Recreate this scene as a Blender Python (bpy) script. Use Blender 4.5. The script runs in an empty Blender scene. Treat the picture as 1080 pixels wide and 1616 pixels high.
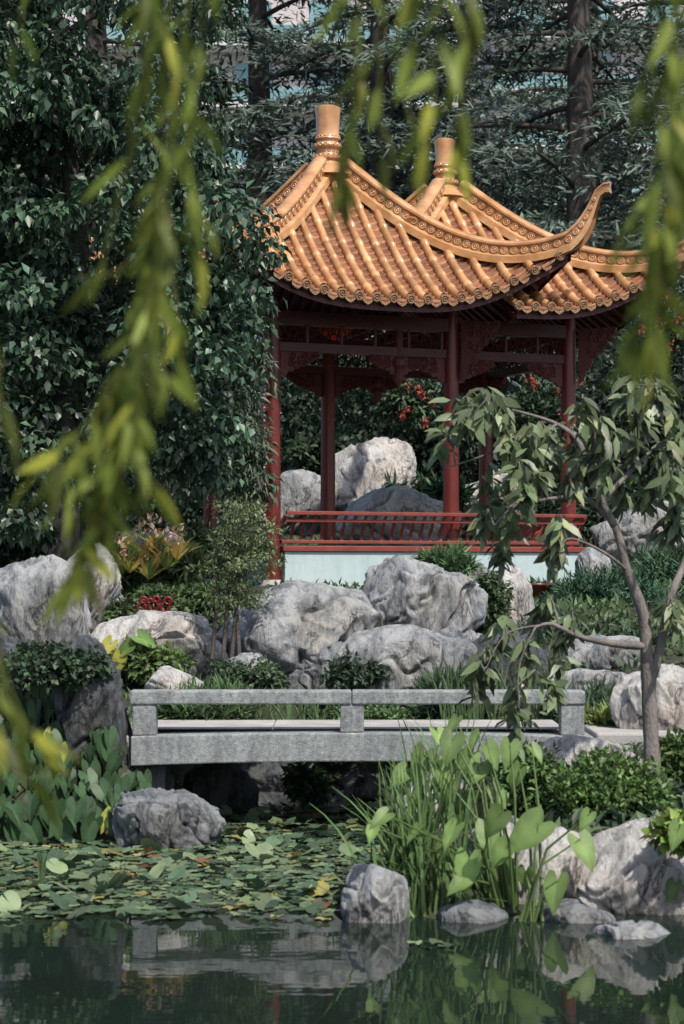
import bpy, bmesh, math, random
import numpy as np
from mathutils import Vector, Matrix, noise
random.seed(7); rng=np.random.default_rng(7)
scene=bpy.context.scene
HC=2.2; F=3000.0; U0=540.0; V0=900.0
def S(u,v,y): # survey: picture bearing + distance -> world position
    return np.array([(u-U0)/F*y, y, HC-(v-V0)/F*y])

# ---------------------------------------------------------------- materials
def newmat(name):
    m=bpy.data.materials.new(name); m.use_nodes=True
    nt=m.node_tree; nt.nodes.clear()
    out=nt.nodes.new('ShaderNodeOutputMaterial')
    return m,nt,out
def N(nt,t,**kw):
    n=nt.nodes.new(t)
    for k,v in kw.items():
        if k in n.inputs: n.inputs[k].default_value=v
        else: setattr(n,k,v)
    return n
def ramp(nt,stops):
    r=nt.nodes.new('ShaderNodeValToRGB'); cr=r.color_ramp
    while len(cr.elements)<len(stops): cr.elements.new(0.5)
    for e,(p,c) in zip(cr.elements,stops):
        e.position=p; e.color=(*c,1) if len(c)==3 else c
    return r
def leafmat(name,rough=0.45,trans=0.3,spec=0.4,sat=.9):
    m,nt,out=newmat(name)
    a=N(nt,'ShaderNodeAttribute',attribute_name='Col')
    tc=N(nt,'ShaderNodeTexCoord'); no=N(nt,'ShaderNodeTexNoise'); no.inputs['Scale'].default_value=9
    nt.links.new(tc.outputs['Object'],no.inputs['Vector'])
    mr=N(nt,'ShaderNodeMapRange'); mr.inputs['To Min'].default_value=.6; mr.inputs['To Max'].default_value=1.35
    nt.links.new(no.outputs['Fac'],mr.inputs['Value'])
    hs=N(nt,'ShaderNodeHueSaturation'); hs.inputs['Saturation'].default_value=sat; nt.links.new(a.outputs['Color'],hs.inputs['Color'])
    mx=N(nt,'ShaderNodeVectorMath',operation='SCALE')
    nt.links.new(hs.outputs['Color'],mx.inputs[0]); nt.links.new(mr.outputs['Result'],mx.inputs['Scale'])
    p=N(nt,'ShaderNodeBsdfPrincipled',Roughness=rough); p.inputs['Specular IOR Level'].default_value=spec
    t=N(nt,'ShaderNodeBsdfTranslucent'); mix=N(nt,'ShaderNodeMixShader'); mix.inputs[0].default_value=trans
    nt.links.new(mx.outputs[0],p.inputs['Base Color']); nt.links.new(mx.outputs[0],t.inputs['Color'])
    nt.links.new(p.outputs[0],mix.inputs[1]); nt.links.new(t.outputs[0],mix.inputs[2])
    nt.links.new(mix.outputs[0],out.inputs['Surface'])
    return m
def noisemat(name,c1,c2,scale=5,rough=0.6,bump=0.2,bscale=None,spec=.4,stretch=(1,1,1),c3=None,attr=False,coat=0,detail=6,stain=None):
    m,nt,out=newmat(name)
    tc=N(nt,'ShaderNodeTexCoord'); mp=N(nt,'ShaderNodeMapping'); mp.inputs['Scale'].default_value=stretch
    nt.links.new(tc.outputs['Object'],mp.inputs['Vector'])
    no=N(nt,'ShaderNodeTexNoise',Scale=scale,Detail=detail,Roughness=.65); nt.links.new(mp.outputs[0],no.inputs['Vector'])
    st=[(.3,c1),(.7,c2)] if c3 is None else [(.3,c1),(.55,c2),(.72,c3)]
    r=ramp(nt,st); nt.links.new(no.outputs['Fac'],r.inputs['Fac'])
    p=N(nt,'ShaderNodeBsdfPrincipled',Roughness=rough); p.inputs['Specular IOR Level'].default_value=spec
    p.inputs['Coat Weight'].default_value=coat; p.inputs['Coat Roughness'].default_value=.2
    col=r.outputs['Color']
    if attr:
        a=N(nt,'ShaderNodeAttribute',attribute_name='Col')
        mu=N(nt,'ShaderNodeVectorMath',operation='MULTIPLY')
        nt.links.new(col,mu.inputs[0]); nt.links.new(a.outputs['Color'],mu.inputs[1]); col=mu.outputs[0]
    if stain:
        mp2=N(nt,'ShaderNodeMapping'); mp2.inputs['Scale'].default_value=(3.5,3.5,.9); nt.links.new(tc.outputs['Object'],mp2.inputs['Vector'])
        n9=N(nt,'ShaderNodeTexNoise',Scale=1.8,Detail=10,Roughness=.7); nt.links.new(mp2.outputs[0],n9.inputs['Vector'])
        r9=ramp(nt,[(.38,(stain,stain,stain*1.03)),(.56,(1,1,1))]); nt.links.new(n9.outputs['Fac'],r9.inputs['Fac'])
        mu2=N(nt,'ShaderNodeVectorMath',operation='MULTIPLY'); nt.links.new(col,mu2.inputs[0]); nt.links.new(r9.outputs['Color'],mu2.inputs[1]); col=mu2.outputs[0]
    nt.links.new(col,p.inputs['Base Color'])
    b=N(nt,'ShaderNodeTexNoise',Scale=bscale or scale*6,Detail=5); nt.links.new(mp.outputs[0],b.inputs['Vector'])
    bm=N(nt,'ShaderNodeBump',Strength=bump,Distance=.03); nt.links.new(b.outputs['Fac'],bm.inputs['Height'])
    nt.links.new(bm.outputs[0],p.inputs['Normal'])
    nt.links.new(p.outputs[0],out.inputs['Surface'])
    return m
def rockmat(name,dark,mid,light,warm,scale=1.0):
    m,nt,out=newmat(name); L=nt.links.new
    tc=N(nt,'ShaderNodeTexCoord')
    mp=N(nt,'ShaderNodeMapping'); mp.inputs['Scale'].default_value=(2.8*scale,2.8*scale,.95*scale); mp.inputs['Rotation'].default_value=(.15,.5,.2)
    L(tc.outputs['Object'],mp.inputs[0])
    n1=N(nt,'ShaderNodeTexNoise',Scale=1.4,Detail=14,Roughness=.74,Distortion=.35); L(mp.outputs[0],n1.inputs['Vector'])
    r1=ramp(nt,[(.33,dark),(.42,mid),(.53,light),(.7,tuple(min(1,c*1.2) for c in light))]); L(n1.outputs['Fac'],r1.inputs['Fac'])
    n2=N(nt,'ShaderNodeTexNoise',Scale=1.1,Detail=8,Roughness=.62,Distortion=.4); L(mp.outputs[0],n2.inputs['Vector'])
    ms=N(nt,'ShaderNodeMath',operation='SUBTRACT'); L(n2.outputs['Fac'],ms.inputs[0]); ms.inputs[1].default_value=.5
    ab=N(nt,'ShaderNodeMath',operation='ABSOLUTE'); L(ms.outputs[0],ab.inputs[0])
    n5=N(nt,'ShaderNodeTexNoise',Scale=1.4,Detail=2); L(tc.outputs['Object'],n5.inputs['Vector'])
    r5=ramp(nt,[(.45,(0,0,0)),(.58,(1,1,1))]); L(n5.outputs['Fac'],r5.inputs['Fac'])
    r2=ramp(nt,[(0,(.15,.15,.16)),(.012,(.6,.6,.6)),(.035,(1,1,1))]); L(ab.outputs[0],r2.inputs['Fac'])
    n3=N(nt,'ShaderNodeTexNoise',Scale=.9,Detail=5); L(tc.outputs['Object'],n3.inputs['Vector'])
    r3=ramp(nt,[(.48,(0,0,0)),(.66,(.9,.9,.9))]); L(n3.outputs['Fac'],r3.inputs['Fac'])
    mxw=N(nt,'ShaderNodeMix',data_type='RGBA',blend_type='MULTIPLY'); L(r3.outputs['Color'],mxw.inputs['Factor']); L(r1.outputs['Color'],mxw.inputs['A'])
    mxw.inputs['B'].default_value=(*warm,1)
    mm=N(nt,'ShaderNodeMix',data_type='RGBA',blend_type='MULTIPLY'); L(r5.outputs['Color'],mm.inputs['Factor'])
    L(mxw.outputs['Result'],mm.inputs['A']); L(r2.outputs['Color'],mm.inputs['B'])
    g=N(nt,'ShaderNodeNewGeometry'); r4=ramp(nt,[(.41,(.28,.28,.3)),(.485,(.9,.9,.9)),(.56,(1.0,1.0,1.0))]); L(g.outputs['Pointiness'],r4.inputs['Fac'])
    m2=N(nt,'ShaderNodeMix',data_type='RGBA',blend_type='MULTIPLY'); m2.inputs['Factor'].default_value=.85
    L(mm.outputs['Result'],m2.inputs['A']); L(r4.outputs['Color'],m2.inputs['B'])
    p=N(nt,'ShaderNodeBsdfPrincipled',Roughness=.8); p.inputs['Specular IOR Level'].default_value=.25
    L(m2.outputs['Result'],p.inputs['Base Color'])
    n6=N(nt,'ShaderNodeTexNoise',Scale=6,Detail=9,Roughness=.6); L(mp.outputs[0],n6.inputs['Vector'])
    su=N(nt,'ShaderNodeMath',operation='MULTIPLY_ADD'); L(n1.outputs['Fac'],su.inputs[0]); su.inputs[1].default_value=2.0; L(n6.outputs['Fac'],su.inputs[2])
    bm=N(nt,'ShaderNodeBump',Strength=.8,Distance=.09); L(su.outputs[0],bm.inputs['Height']); L(bm.outputs[0],p.inputs['Normal'])
    L(p.outputs[0],out.inputs['Surface'])
    return m
M_ROCK=rockmat('rock_grey',(.07,.085,.1),(.24,.26,.285),(.46,.47,.48),(.95,.87,.77))
M_ROCKP=rockmat('rock_pale',(.13,.14,.155),(.42,.415,.41),(.66,.64,.62),(.98,.88,.8))
M_ROCKM=rockmat('rock_mid',(.045,.055,.066),(.14,.155,.175),(.3,.315,.33),(.95,.87,.78))
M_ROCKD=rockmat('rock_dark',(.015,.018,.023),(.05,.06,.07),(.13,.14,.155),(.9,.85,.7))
M_LEAF=leafmat('leaf',.5); M_WILLOW=leafmat('willow_leaf',.5,.5,.3,.95); M_GLOSS=leafmat('leaf_glossy',.42,.15,.5)
M_NEEDLE=leafmat('needles',.7,.15,.2)
M_BARK=noisemat('bark',(.035,.03,.027),(.11,.095,.085),8,.9,.7,stretch=(1,1,.3))
M_BARKG=noisemat('bark_grey',(.1,.09,.085),(.25,.22,.2),9,.9,.6,stretch=(1,1,.4))
M_GLAZE=noisemat('glazed_tile',(.4,.185,.07),(.58,.31,.14),3,.3,.12,bscale=14,spec=.6,c3=(.68,.43,.24),attr=True,coat=.5)
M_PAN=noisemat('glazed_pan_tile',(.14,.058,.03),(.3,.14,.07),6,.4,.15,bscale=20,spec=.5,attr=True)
M_CAP=noisemat('tile_end',(.2,.1,.055),(.42,.25,.13),30,.5,.8,bscale=60)
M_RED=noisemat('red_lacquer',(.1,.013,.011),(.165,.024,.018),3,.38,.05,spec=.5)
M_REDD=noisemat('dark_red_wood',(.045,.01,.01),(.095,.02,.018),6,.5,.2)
M_REDR=noisemat('red_rail',(.17,.035,.027),(.26,.058,.042),4,.45,.1)
M_WHITE=noisemat('white_plaster',(.4,.52,.53),(.5,.6,.61),1.3,.85,.08,bscale=40,detail=8,stain=.88)
M_STONE=noisemat('bridge_stone',(.16,.175,.18),(.32,.34,.34),26,.85,.35,bscale=90,c3=(.43,.44,.43),detail=8,stain=.62)
M_STONEP=noisemat('paving_stone',(.28,.27,.26),(.5,.475,.45),2.5,.85,.25,bscale=50,detail=10)
M_SOIL=noisemat('ground_soil',(.025,.034,.018),(.055,.055,.035),1.2,.95,.6,bscale=9)
def simple(name,c,rough=.5,emit=0):
    return noisemat(name,tuple(x*.85 for x in c),c,6,rough,.05)
M_WATER,nt,out=newmat('pond_water')
p=N(nt,'ShaderNodeBsdfPrincipled',Roughness=.015,IOR=1.34); p.inputs['Base Color'].default_value=(.01,.018,.013,1)
tc=N(nt,'ShaderNodeTexCoord'); mp=N(nt,'ShaderNodeMapping'); mp.inputs['Scale'].default_value=(1,1.6,1); nt.links.new(tc.outputs['Object'],mp.inputs[0])
n=N(nt,'ShaderNodeTexNoise',Scale=2.4,Detail=3,Roughness=.45); nt.links.new(mp.outputs[0],n.inputs['Vector'])
b=N(nt,'ShaderNodeBump',Strength=.045,Distance=.03); nt.links.new(n.outputs['Fac'],b.inputs['Height']); nt.links.new(b.outputs[0],p.inputs['Normal'])
nt.links.new(p.outputs[0],out.inputs['Surface'])

# ---------------------------------------------------------------- mesh helpers
def link(o,parent=None):
    scene.collection.objects.link(o)
    if parent: o.parent=parent
    return o
def empty(name,loc=(0,0,0),rz=0):
    e=bpy.data.objects.new(name,None); e.location=loc; e.rotation_euler=(0,0,rz); e.empty_display_size=.3
    return link(e)
class MB:
    def __init__(s): s.v=[]; s.f=[]; s.c=[]
    def add(s,vs,fs,col=(1,1,1)):
        o=len(s.v); s.v.extend([tuple(map(float,q)) for q in vs]); s.f.extend([tuple(i+o for i in f) for f in fs])
        if isinstance(col,list): s.c.extend(col)
        else: s.c.extend([col]*len(vs))
    def box(s,a,b,bev=0):
        (x0,y0,z0),(x1,y1,z1)=a,b
        s.add([(x0,y0,z0),(x1,y0,z0),(x1,y1,z0),(x0,y1,z0),(x0,y0,z1),(x1,y0,z1),(x1,y1,z1),(x0,y1,z1)],
              [(0,3,2,1),(4,5,6,7),(0,1,5,4),(1,2,6,5),(2,3,7,6),(3,0,4,7)])
    def beam(s,a,b,w,h):
        a=Vector(a);b=Vector(b);d=(b-a).normalized(); sd=d.cross(Vector((0,0,1)))
        if sd.length<1e-4: sd=Vector((1,0,0))
        sd.normalize(); up=sd.cross(d)
        vs=[]
        for q in (a,b):
            for i,j in ((-1,-1),(1,-1),(1,1),(-1,1)): vs.append(q+sd*i*w/2+up*j*h/2)
        s.add(vs,[(0,1,2,3),(7,6,5,4),(0,4,5,1),(1,5,6,2),(2,6,7,3),(3,7,4,0)])
    def tube(s,pts,rad,n=8,col=(1,1,1)):
        pts=[Vector(q) for q in pts]; vs=[];fs=[]
        if not hasattr(rad,'__len__'): rad=[rad]*len(pts)
        for i,q in enumerate(pts):
            d=(pts[min(i+1,len(pts)-1)]-pts[max(i-1,0)])
            if d.length<1e-7: d=Vector((0,0,1))
            d.normalize()
            ref=Vector((0,1,0)) if abs(d.y)<.9 else Vector((1,0,0))
            a=d.cross(ref).normalized(); b2=d.cross(a)
            for k in range(n):
                t=2*math.pi*k/n; vs.append(q+(a*math.cos(t)+b2*math.sin(t))*rad[i])
        for i in range(len(pts)-1):
            for k in range(n):
                fs.append((i*n+k,i*n+(k+1)%n,(i+1)*n+(k+1)%n,(i+1)*n+k))
        fs.append(tuple(range(n))[::-1]); fs.append(tuple(range((len(pts)-1)*n,len(pts)*n)))
        s.add(vs,fs,col)
    def lathe(s,c,prof,n=24,col=(1,1,1)):
        vs=[];fs=[]
        for r,z in prof:
            for k in range(n):
                t=2*math.pi*k/n; vs.append((c[0]+r*math.cos(t),c[1]+r*math.sin(t),c[2]+z))
        for i in range(len(prof)-1):
            for k in range(n): fs.append((i*n+k,i*n+(k+1)%n,(i+1)*n+(k+1)%n,(i+1)*n+k))
        fs.append(tuple(range(n))[::-1]); fs.append(tuple(range((len(prof)-1)*n,len(prof)*n)))
        s.add(vs,fs,col)
    def ring(s,c,ax,bx,R,r,n=12,m=5,turn=1.0):
        c=Vector(c);ax=Vector(ax);bx=Vector(bx);nz=ax.cross(bx).normalized(); vs=[];fs=[]
        for i in range(n):
            t=2*math.pi*i/n; o=ax*math.cos(t)+bx*math.sin(t)
            for j in range(m):
                q=2*math.pi*j/m; vs.append(c+o*(R+r*math.cos(q))+nz*r*math.sin(q))
        for i in range(n):
            for j in range(m): fs.append((i*m+j,((i+1)%n)*m+j,((i+1)%n)*m+(j+1)%m,i*m+(j+1)%m))
        s.add(vs,fs)
    def build(s,name,mat,parent=None,smooth=False,bevel=0,auto=None):
        me=bpy.data.meshes.new(name); me.from_pydata(s.v,[],s.f); me.materials.append(mat)
        at=me.color_attributes.new('Col','FLOAT_COLOR','POINT')
        a=np.ones((len(s.v),4),dtype=np.float32); a[:,:3]=np.array(s.c); at.data.foreach_set('color',a.ravel())
        if smooth: me.polygons.foreach_set('use_smooth',[True]*len(me.polygons))
        o=bpy.data.objects.new(name,me); link(o,parent)
        if smooth and auto:
            md=o.modifiers.new('es','EDGE_SPLIT'); md.split_angle=math.radians(auto)
        if bevel:
            md=o.modifiers.new('bv','BEVEL'); md.width=bevel; md.segments=2; md.limit_method='ANGLE'
        return o
def npmesh(name,V,Fq,C,mat,parent=None,smooth=False):
    me=bpy.data.meshes.new(name); V=np.asarray(V,dtype=np.float32); k=Fq.shape[1]
    me.vertices.add(len(V)); me.vertices.foreach_set('co',V.ravel())
    me.loops.add(Fq.size); me.loops.foreach_set('vertex_index',Fq.astype(np.int32).ravel())
    me.polygons.add(len(Fq)); me.polygons.foreach_set('loop_start',np.arange(0,Fq.size,k,dtype=np.int32))
    me.polygons.foreach_set('loop_total',np.full(len(Fq),k,dtype=np.int32))
    if smooth: me.polygons.foreach_set('use_smooth',np.ones(len(Fq),dtype=bool))
    me.update(); me.validate()
    at=me.color_attributes.new('Col','FLOAT_COLOR','POINT')
    a=np.ones((len(V),4),dtype=np.float32); a[:,:3]=C; at.data.foreach_set('color',a.ravel())
    me.materials.append(mat)
    return link(bpy.data.objects.new(name,me),parent)
T_LEAF=(np.array([(0,0,0),(-.5,.42,.1),(0,.5,0),(.5,.42,.1),(0,1,-.12)]),np.array([(0,2,4,1),(0,3,4,2)]))
T_BLADE=(np.array([(-.5,0,0),(.5,0,0),(.35,.6,.05),(-.0,1,0)]),np.array([(0,1,2,3)]))
T_WIL=(np.array([(0,0,0),(-.5,.3,.03),(-.42,.65,.02),(0,1,-.12),(.42,.65,.02),(.5,.3,.03),(0,.45,0)]),np.array([(0,6,2,1),(0,5,4,6),(6,4,3,2)]))
def nrm(a): return a/np.maximum(np.linalg.norm(a,axis=-1,keepdims=True),1e-9)
class LV:
    def __init__(s): s.V=[];s.Fs=[];s.C=[];s.n=0
    def add(s,P,D,Nn,L,W,col,T=T_LEAF):
        P=np.asarray(P,float);n=len(P)
        if n==0: return
        D=nrm(D); Sx=nrm(np.cross(D,Nn)); N2=np.cross(Sx,D); L=np.broadcast_to(L,(n,)); W=np.broadcast_to(W,(n,))
        tv,tf=T
        V=P[:,None]+Sx[:,None]*(tv[:,0][None,:,None]*W[:,None,None])+D[:,None]*(tv[:,1][None,:,None]*L[:,None,None])+N2[:,None]*(tv[:,2][None,:,None]*L[:,None,None])
        k=len(tv); s.V.append(V.reshape(-1,3)); s.Fs.append((tf[None]+np.arange(n)[:,None,None]*k+s.n).reshape(-1,tf.shape[1]))
        s.C.append(np.repeat(np.broadcast_to(col,(n,3)),k,axis=0)); s.n+=n*k
    def clump(s,c,r,n,L,W,col,jit=.25,droop=.4,T=T_LEAF,shell=.35):
        d=nrm(rng.normal(size=(n,3))); rr=rng.random((n,1))**shell
        P=np.asarray(c)+d*rr*np.asarray(r)
        D=d*.6+rng.normal(size=(n,3))*.5+np.array([0,0,-droop]); Nn=d*.6+np.array([0,0,.8])+rng.normal(size=(n,3))*.45
        cc=np.asarray(col)*(1+rng.normal(size=(n,1))*jit).clip(.35,2)*(1+rng.normal(size=(n,3))*.06)
        s.add(P,D,Nn,L*rng.uniform(.7,1.3,n),W*rng.uniform(.75,1.25,n),cc,T)
    def build(s,name,mat,parent=None): return npmesh(name,np.concatenate(s.V),np.concatenate(s.Fs),np.concatenate(s.C).clip(0,1),mat,parent)

# ---------------------------------------------------------------- terrain
def base(y): return np.interp(y,[5,12,14,16,18,20,22,26,34,40,48,70,120],[.6,.32,.5,.74,1.0,1.4,1.68,1.93,2.05,3.2,5.2,8,9])
def land(x,y):
    L=np.minimum(y-15.35,-1.25-x); R=np.minimum(y-12.05,(x-.2-(y-12)*.36)); B=y-18.2; C=5.3-y
    return np.maximum(np.maximum(L,R),np.maximum(B,C))
def hgt(x,y):
    x=np.asarray(x,float);y=np.asarray(y,float); d=land(x,y)
    d=d+.1*np.sin(x*3.1+y)+.07*np.sin(x*7+1.3*y)
    t=np.clip(d/.8,0,1); t=t*t*(3-2*t)
    b=base(y)+.07*np.sin(x*1.7+y*.9)*np.sin(y*1.3-x*.6)*np.clip((y-12)/6,0,1)
    return np.where(d>0,b*t+.0,np.maximum(d*1.2,-.8))-.02
xs=np.concatenate([[-400,-200,-100,-60,-40],np.arange(-25,-6,.8),np.arange(-6,6,.14),np.arange(6,26,.8),[40,60,100,200,400]])
ys=np.concatenate([[-300,-100,-40,-15,-5,0],np.arange(3,25,.14),np.arange(25,60,.8),[65,75,90,120,200,500]])
X,Y=np.meshgrid(xs,ys); Z=hgt(X,Y); V=np.stack([X,Y,Z],-1).reshape(-1,3); nx=len(xs)
i,j=np.meshgrid(np.arange(len(xs)-1),np.arange(len(ys)-1)); q=(j*nx+i).ravel()
npmesh('ground',V,np.stack([q,q+1,q+nx+1,q+nx],-1),np.ones((len(V),3)),M_SOIL,smooth=True)
w=MB(); w.add([(-40,4.6,0),(40,4.6,0),(40,19,0),(-40,19,0)],[(0,1,2,3)]); w.build('water',M_WATER)

# ---------------------------------------------------------------- rocks
def rock(u,v,w,h,y,seed,mat=None,sub=5,ext=1.25,ry=None,name='rock',amp=1.0):
    mat=mat or M_ROCK
    c=S(u,v,y); rx=w*y/F/2; rz=h*y/F/2*ext; c[2]-=rz*(ext-1)/ext
    ry=ry or max(rx*.75,rz*.7)
    bm=bmesh.new(); bmesh.ops.create_icosphere(bm,subdivisions=sub,radius=1)
    rs=random.Random(seed); pl=[]
    for _ in range(12):
        n=Vector((rs.gauss(0,1),rs.gauss(0,1),rs.gauss(0,.8))).normalized(); pl.append((n,rs.uniform(.66,.92)))
    off=Vector((seed*3.7,seed*1.3,seed*.7)); lean=rs.uniform(-.8,.8)
    big=max(rx,rz)
    for vt in bm.verts:
        p=vt.co.copy()
        for n,d in pl:
            e=p.dot(n)-d
            if e>0: p-=n*e*.88
        q=Vector((p.x*rx,p.y*ry,p.z*rz))/max(big,.35)
        qs=Vector((q.x+q.z*lean,q.y,q.z*.5))
        wv=noise.noise(q*2.1-off)*.35; qw=qs+Vector((wv,wv,wv))
        n1=noise.noise(q*1.3+off)
        n2=1-2*abs(noise.noise(qw*2.0+off*1.7)); n3=1-2*abs(noise.noise(qw*4.6+off*.7)); n4=noise.noise(q*11+off)
        gr=max(0,1-abs(noise.noise(qw*1.5+off*2.3))*10); g2=max(0,1-abs(noise.noise(qw*3.4-off*1.3))*9)
        k=1+amp*(.17*n1+.09*n2+.04*n3+.014*n4-.13*gr-.04*g2-.05)
        vt.co=Vector((p.x*rx*k*1.12,p.y*ry*k*1.12,p.z*rz*k*1.15))
    me=bpy.data.meshes.new(name); bm.to_mesh(me); bm.free(); me.materials.append(mat)
    me.polygons.foreach_set('use_smooth',[True]*len(me.polygons))
    o=bpy.data.objects.new(name,me); o.location=c; link(o); return o
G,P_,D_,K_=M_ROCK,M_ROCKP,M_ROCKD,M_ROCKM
rocks=[(62,968,155,165,19,1,G,6),(145,925,95,110,20.5,2,P_,6),(108,842,130,70,26,3,G,5),(238,872,110,62,24,4,P_,5),
(15,945,90,90,21,5,G,6),(240,1012,225,80,18.9,6,P_,6),(475,990,265,112,19.4,7,G,6),(664,950,185,132,19.8,8,G,6),(800,942,85,80,21,9,P_,5),
(625,1048,180,100,18.6,10,G,6),(520,1065,130,90,18.9,11,K_,6),(440,1050,120,80,19.2,12,K_,5),(710,1055,110,100,19,13,K_,6),(275,1082,90,50,17.6,14,P_,5),
(400,1058,80,50,18,15,G,5),(800,1060,150,120,19,16,D_,5),(960,1037,140,58,19.5,17,G,6),(930,1085,170,54,18.3,18,G,5),(1045,1105,140,95,16.5,19,P_,6),
(1010,838,140,90,31,21,G,5),(262,1288,155,100,15.2,22,K_,6),
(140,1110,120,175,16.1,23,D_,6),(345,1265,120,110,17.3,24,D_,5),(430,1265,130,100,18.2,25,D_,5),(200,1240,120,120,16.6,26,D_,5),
(592,748,135,104,36,27,P_,6),(478,785,95,75,35.5,28,G,5),(628,815,185,72,34,29,P_,6),(786,780,110,80,36,30,P_,5),
(590,1418,95,110,12.0,31,G,6),(1005,1398,220,176,12.45,70,P_,6),(880,1388,190,150,12.6,71,P_,6),(795,1345,110,105,12.9,72,P_,6),(690,1270,110,100,14.2,34,P_,5),(1000,1485,130,56,11.5,35,G,6),
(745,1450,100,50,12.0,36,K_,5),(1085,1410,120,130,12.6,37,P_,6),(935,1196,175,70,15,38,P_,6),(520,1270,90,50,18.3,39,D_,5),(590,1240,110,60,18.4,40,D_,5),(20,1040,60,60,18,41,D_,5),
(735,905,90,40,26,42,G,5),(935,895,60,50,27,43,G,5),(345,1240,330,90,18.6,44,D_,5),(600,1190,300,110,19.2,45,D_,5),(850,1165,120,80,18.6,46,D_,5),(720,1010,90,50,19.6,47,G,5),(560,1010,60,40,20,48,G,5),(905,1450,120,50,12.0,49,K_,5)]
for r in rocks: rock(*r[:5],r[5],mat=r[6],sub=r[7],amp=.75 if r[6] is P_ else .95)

# ---------------------------------------------------------------- bridge
br=empty('stone_bridge',(0,16,0))
m=MB(); n=24
def arc(x): return .03*(1-((x-.13)/1.95)**2)
xl,xr=-1.78,2.12
vs=[];fs=[]
for k in range(n+1):
    x=xl+(xr-xl)*k/n; a=arc(x)
    vs+= [(x,0,.55+a*1.3),(x,0,.80+a),(x,1.25,.80+a),(x,1.25,.55+a*1.3)]
for k in range(n):
    for e in range(4): fs.append((k*4+e,(k+1)*4+e,(k+1)*4+(e+1)%4,k*4+(e+1)%4))
fs+= [(0,1,2,3),(n*4+3,n*4+2,n*4+1,n*4)]
m.add(vs,fs); m.build('deck_slab',M_STONE,br,bevel=.012)
for nm,yy in (('near',.06),):
    m=MB()
    for x in (-1.67,.085,1.945): m.box((x-.1,yy-.03,.802+arc(x)),(x+.1,yy+.15,1.065+arc(x)))
    m.build('rail_posts_'+nm,M_STONE,br,bevel=.012)
    m=MB(); m.box((-1.79,yy-.045,1.068),(.08,yy+.165,1.185)); m.box((.084,yy-.045,1.068),(2.05,yy+.165,1.185)); m.build('rail_beam_'+nm,M_STONE,br,bevel=.014)
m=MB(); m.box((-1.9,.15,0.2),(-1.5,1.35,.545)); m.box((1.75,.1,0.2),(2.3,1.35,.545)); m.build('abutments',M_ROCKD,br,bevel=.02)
m=MB()
for k,(x0,x1) in enumerate(((-1.7,-.6),(-.59,.55),(.56,1.9))): m.box((x0,.26,.842),(x1,1.2,.846+.001*k))
m.build('deck_paving',M_STONEP,br)
def slab(name,pts,z0,z1,mat):
    m=MB(); n=len(pts); m.add([(x,y,z0) for x,y in pts]+[(x,y,z1) for x,y in pts],[tuple(range(n,2*n)),tuple(range(n))[::-1]]+[(i,(i+1)%n,n+(i+1)%n,n+i) for i in range(n)])
    return m.build(name,mat,bevel=.02)
slab('stone_path',[(2.14,16.0),(2.9,15.9),(3.8,16.2),(5.5,16.6),(5.4,17.6),(3.6,17.5),(2.14,17.3)],.5,.83,M_STONEP)
slab('stone_path',[(-1.8,16.1),(-1.8,17.3),(-3.0,17.6),(-3.6,17.0),(-2.7,16.3)],.5,.8,M_STONEP)
slab('stone_step',[(-1.15,27.0),(.6,27.5),(.5,28.1),(-1.2,27.6)],1.6,1.9,M_STONEP)
slab('stone_path',[(-3.6,23.6),(-.9,24.4),(-.8,26.9),(-4.4,26.2)],1.5,1.87,M_STONEP)

# ---------------------------------------------------------------- pavilion
PHI=math.radians(22); pav=empty('chinese_pavilion',(-1.027,28.0,0),PHI)
s_=2.906; off=2.03; tot=4.94
R=2.55; ZE=6.12; ZA=8.5
m=MB(); m.box((.14,-.16,1.6),(tot+.2,s_+.2,2.475)); m.build('white_base',M_WHITE,pav,bevel=.01)
m=MB(); m.box((.10,-.2,2.478),(tot+.24,s_+.24,2.56)); m.build('floor_trim',M_REDR,pav,bevel=.01)
m=MB(); m.box((.3,.05,2.562),(tot,s_-.05,2.575)); m.build('floor_paving',M_STONEP,pav)
m=MB()
for (x,y) in ((0,0),(s_,0),(tot,0),(off,s_),(tot,s_),(0,s_)):
    m.lathe((x,y,0),[(.125,2.0 if (x,y)==(0,0) else 2.56),(.125,2.7),(.12,4),(.115,6.15)],20)
m.build('columns',M_RED,pav,smooth=True,auto=40)
m=MB()
for (x,y) in ((0,0),(0,s_)): m.lathe((x,y,0),[(.15,1.75),(.2,1.85),(.21,1.95),(.16,2.06)],20)
m.build('column_bases',M_STONEP,pav,smooth=True,auto=40)
m=MB()
lines=[((0,0),(tot,0)),((0,s_),(tot,s_)),((0,0),(0,s_)),((tot,0),(tot,s_))]
for k,(a,b_) in enumerate(lines):
    dz=.003*k
    m.beam((*a,5.5+dz),(*b_,5.5+dz),.11,.13); m.beam((*a,5.93+dz),(*b_,5.93+dz),.16,.2)
    L=math.dist(a,b_); nn=int(L/.52); dv=Vector((b_[0]-a[0],b_[1]-a[1],0)).normalized()
    for i in range(1,nn):
        t=i/nn; x=a[0]+(b_[0]-a[0])*t; y=a[1]+(b_[1]-a[1])*t
        m.box((x-.02,y-.02,5.567),(x+.02,y+.02,5.83))
    nr=int(L/.13)
    for i in range(nr):
        t=(i+.5)/nr; q=Vector((a[0],a[1],5.7))+dv*L*t
        m.ring(q+Vector((0,0,.035*(-1)**i)),dv,(0,0,1),.062,.016,10,4); m.ring(q+Vector((0,0,-.07*(-1)**i)),dv,(0,0,1),.03,.013,8,4)
for a,b_ in (((off,0),(off,s_)),((s_,0),(s_,s_)),((off/2+.4,.0),(off/2+.4,s_))): m.beam((*a,6.03),(*b_,6.03),.12,.17)
m.build('beams',M_REDD,pav)
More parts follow.
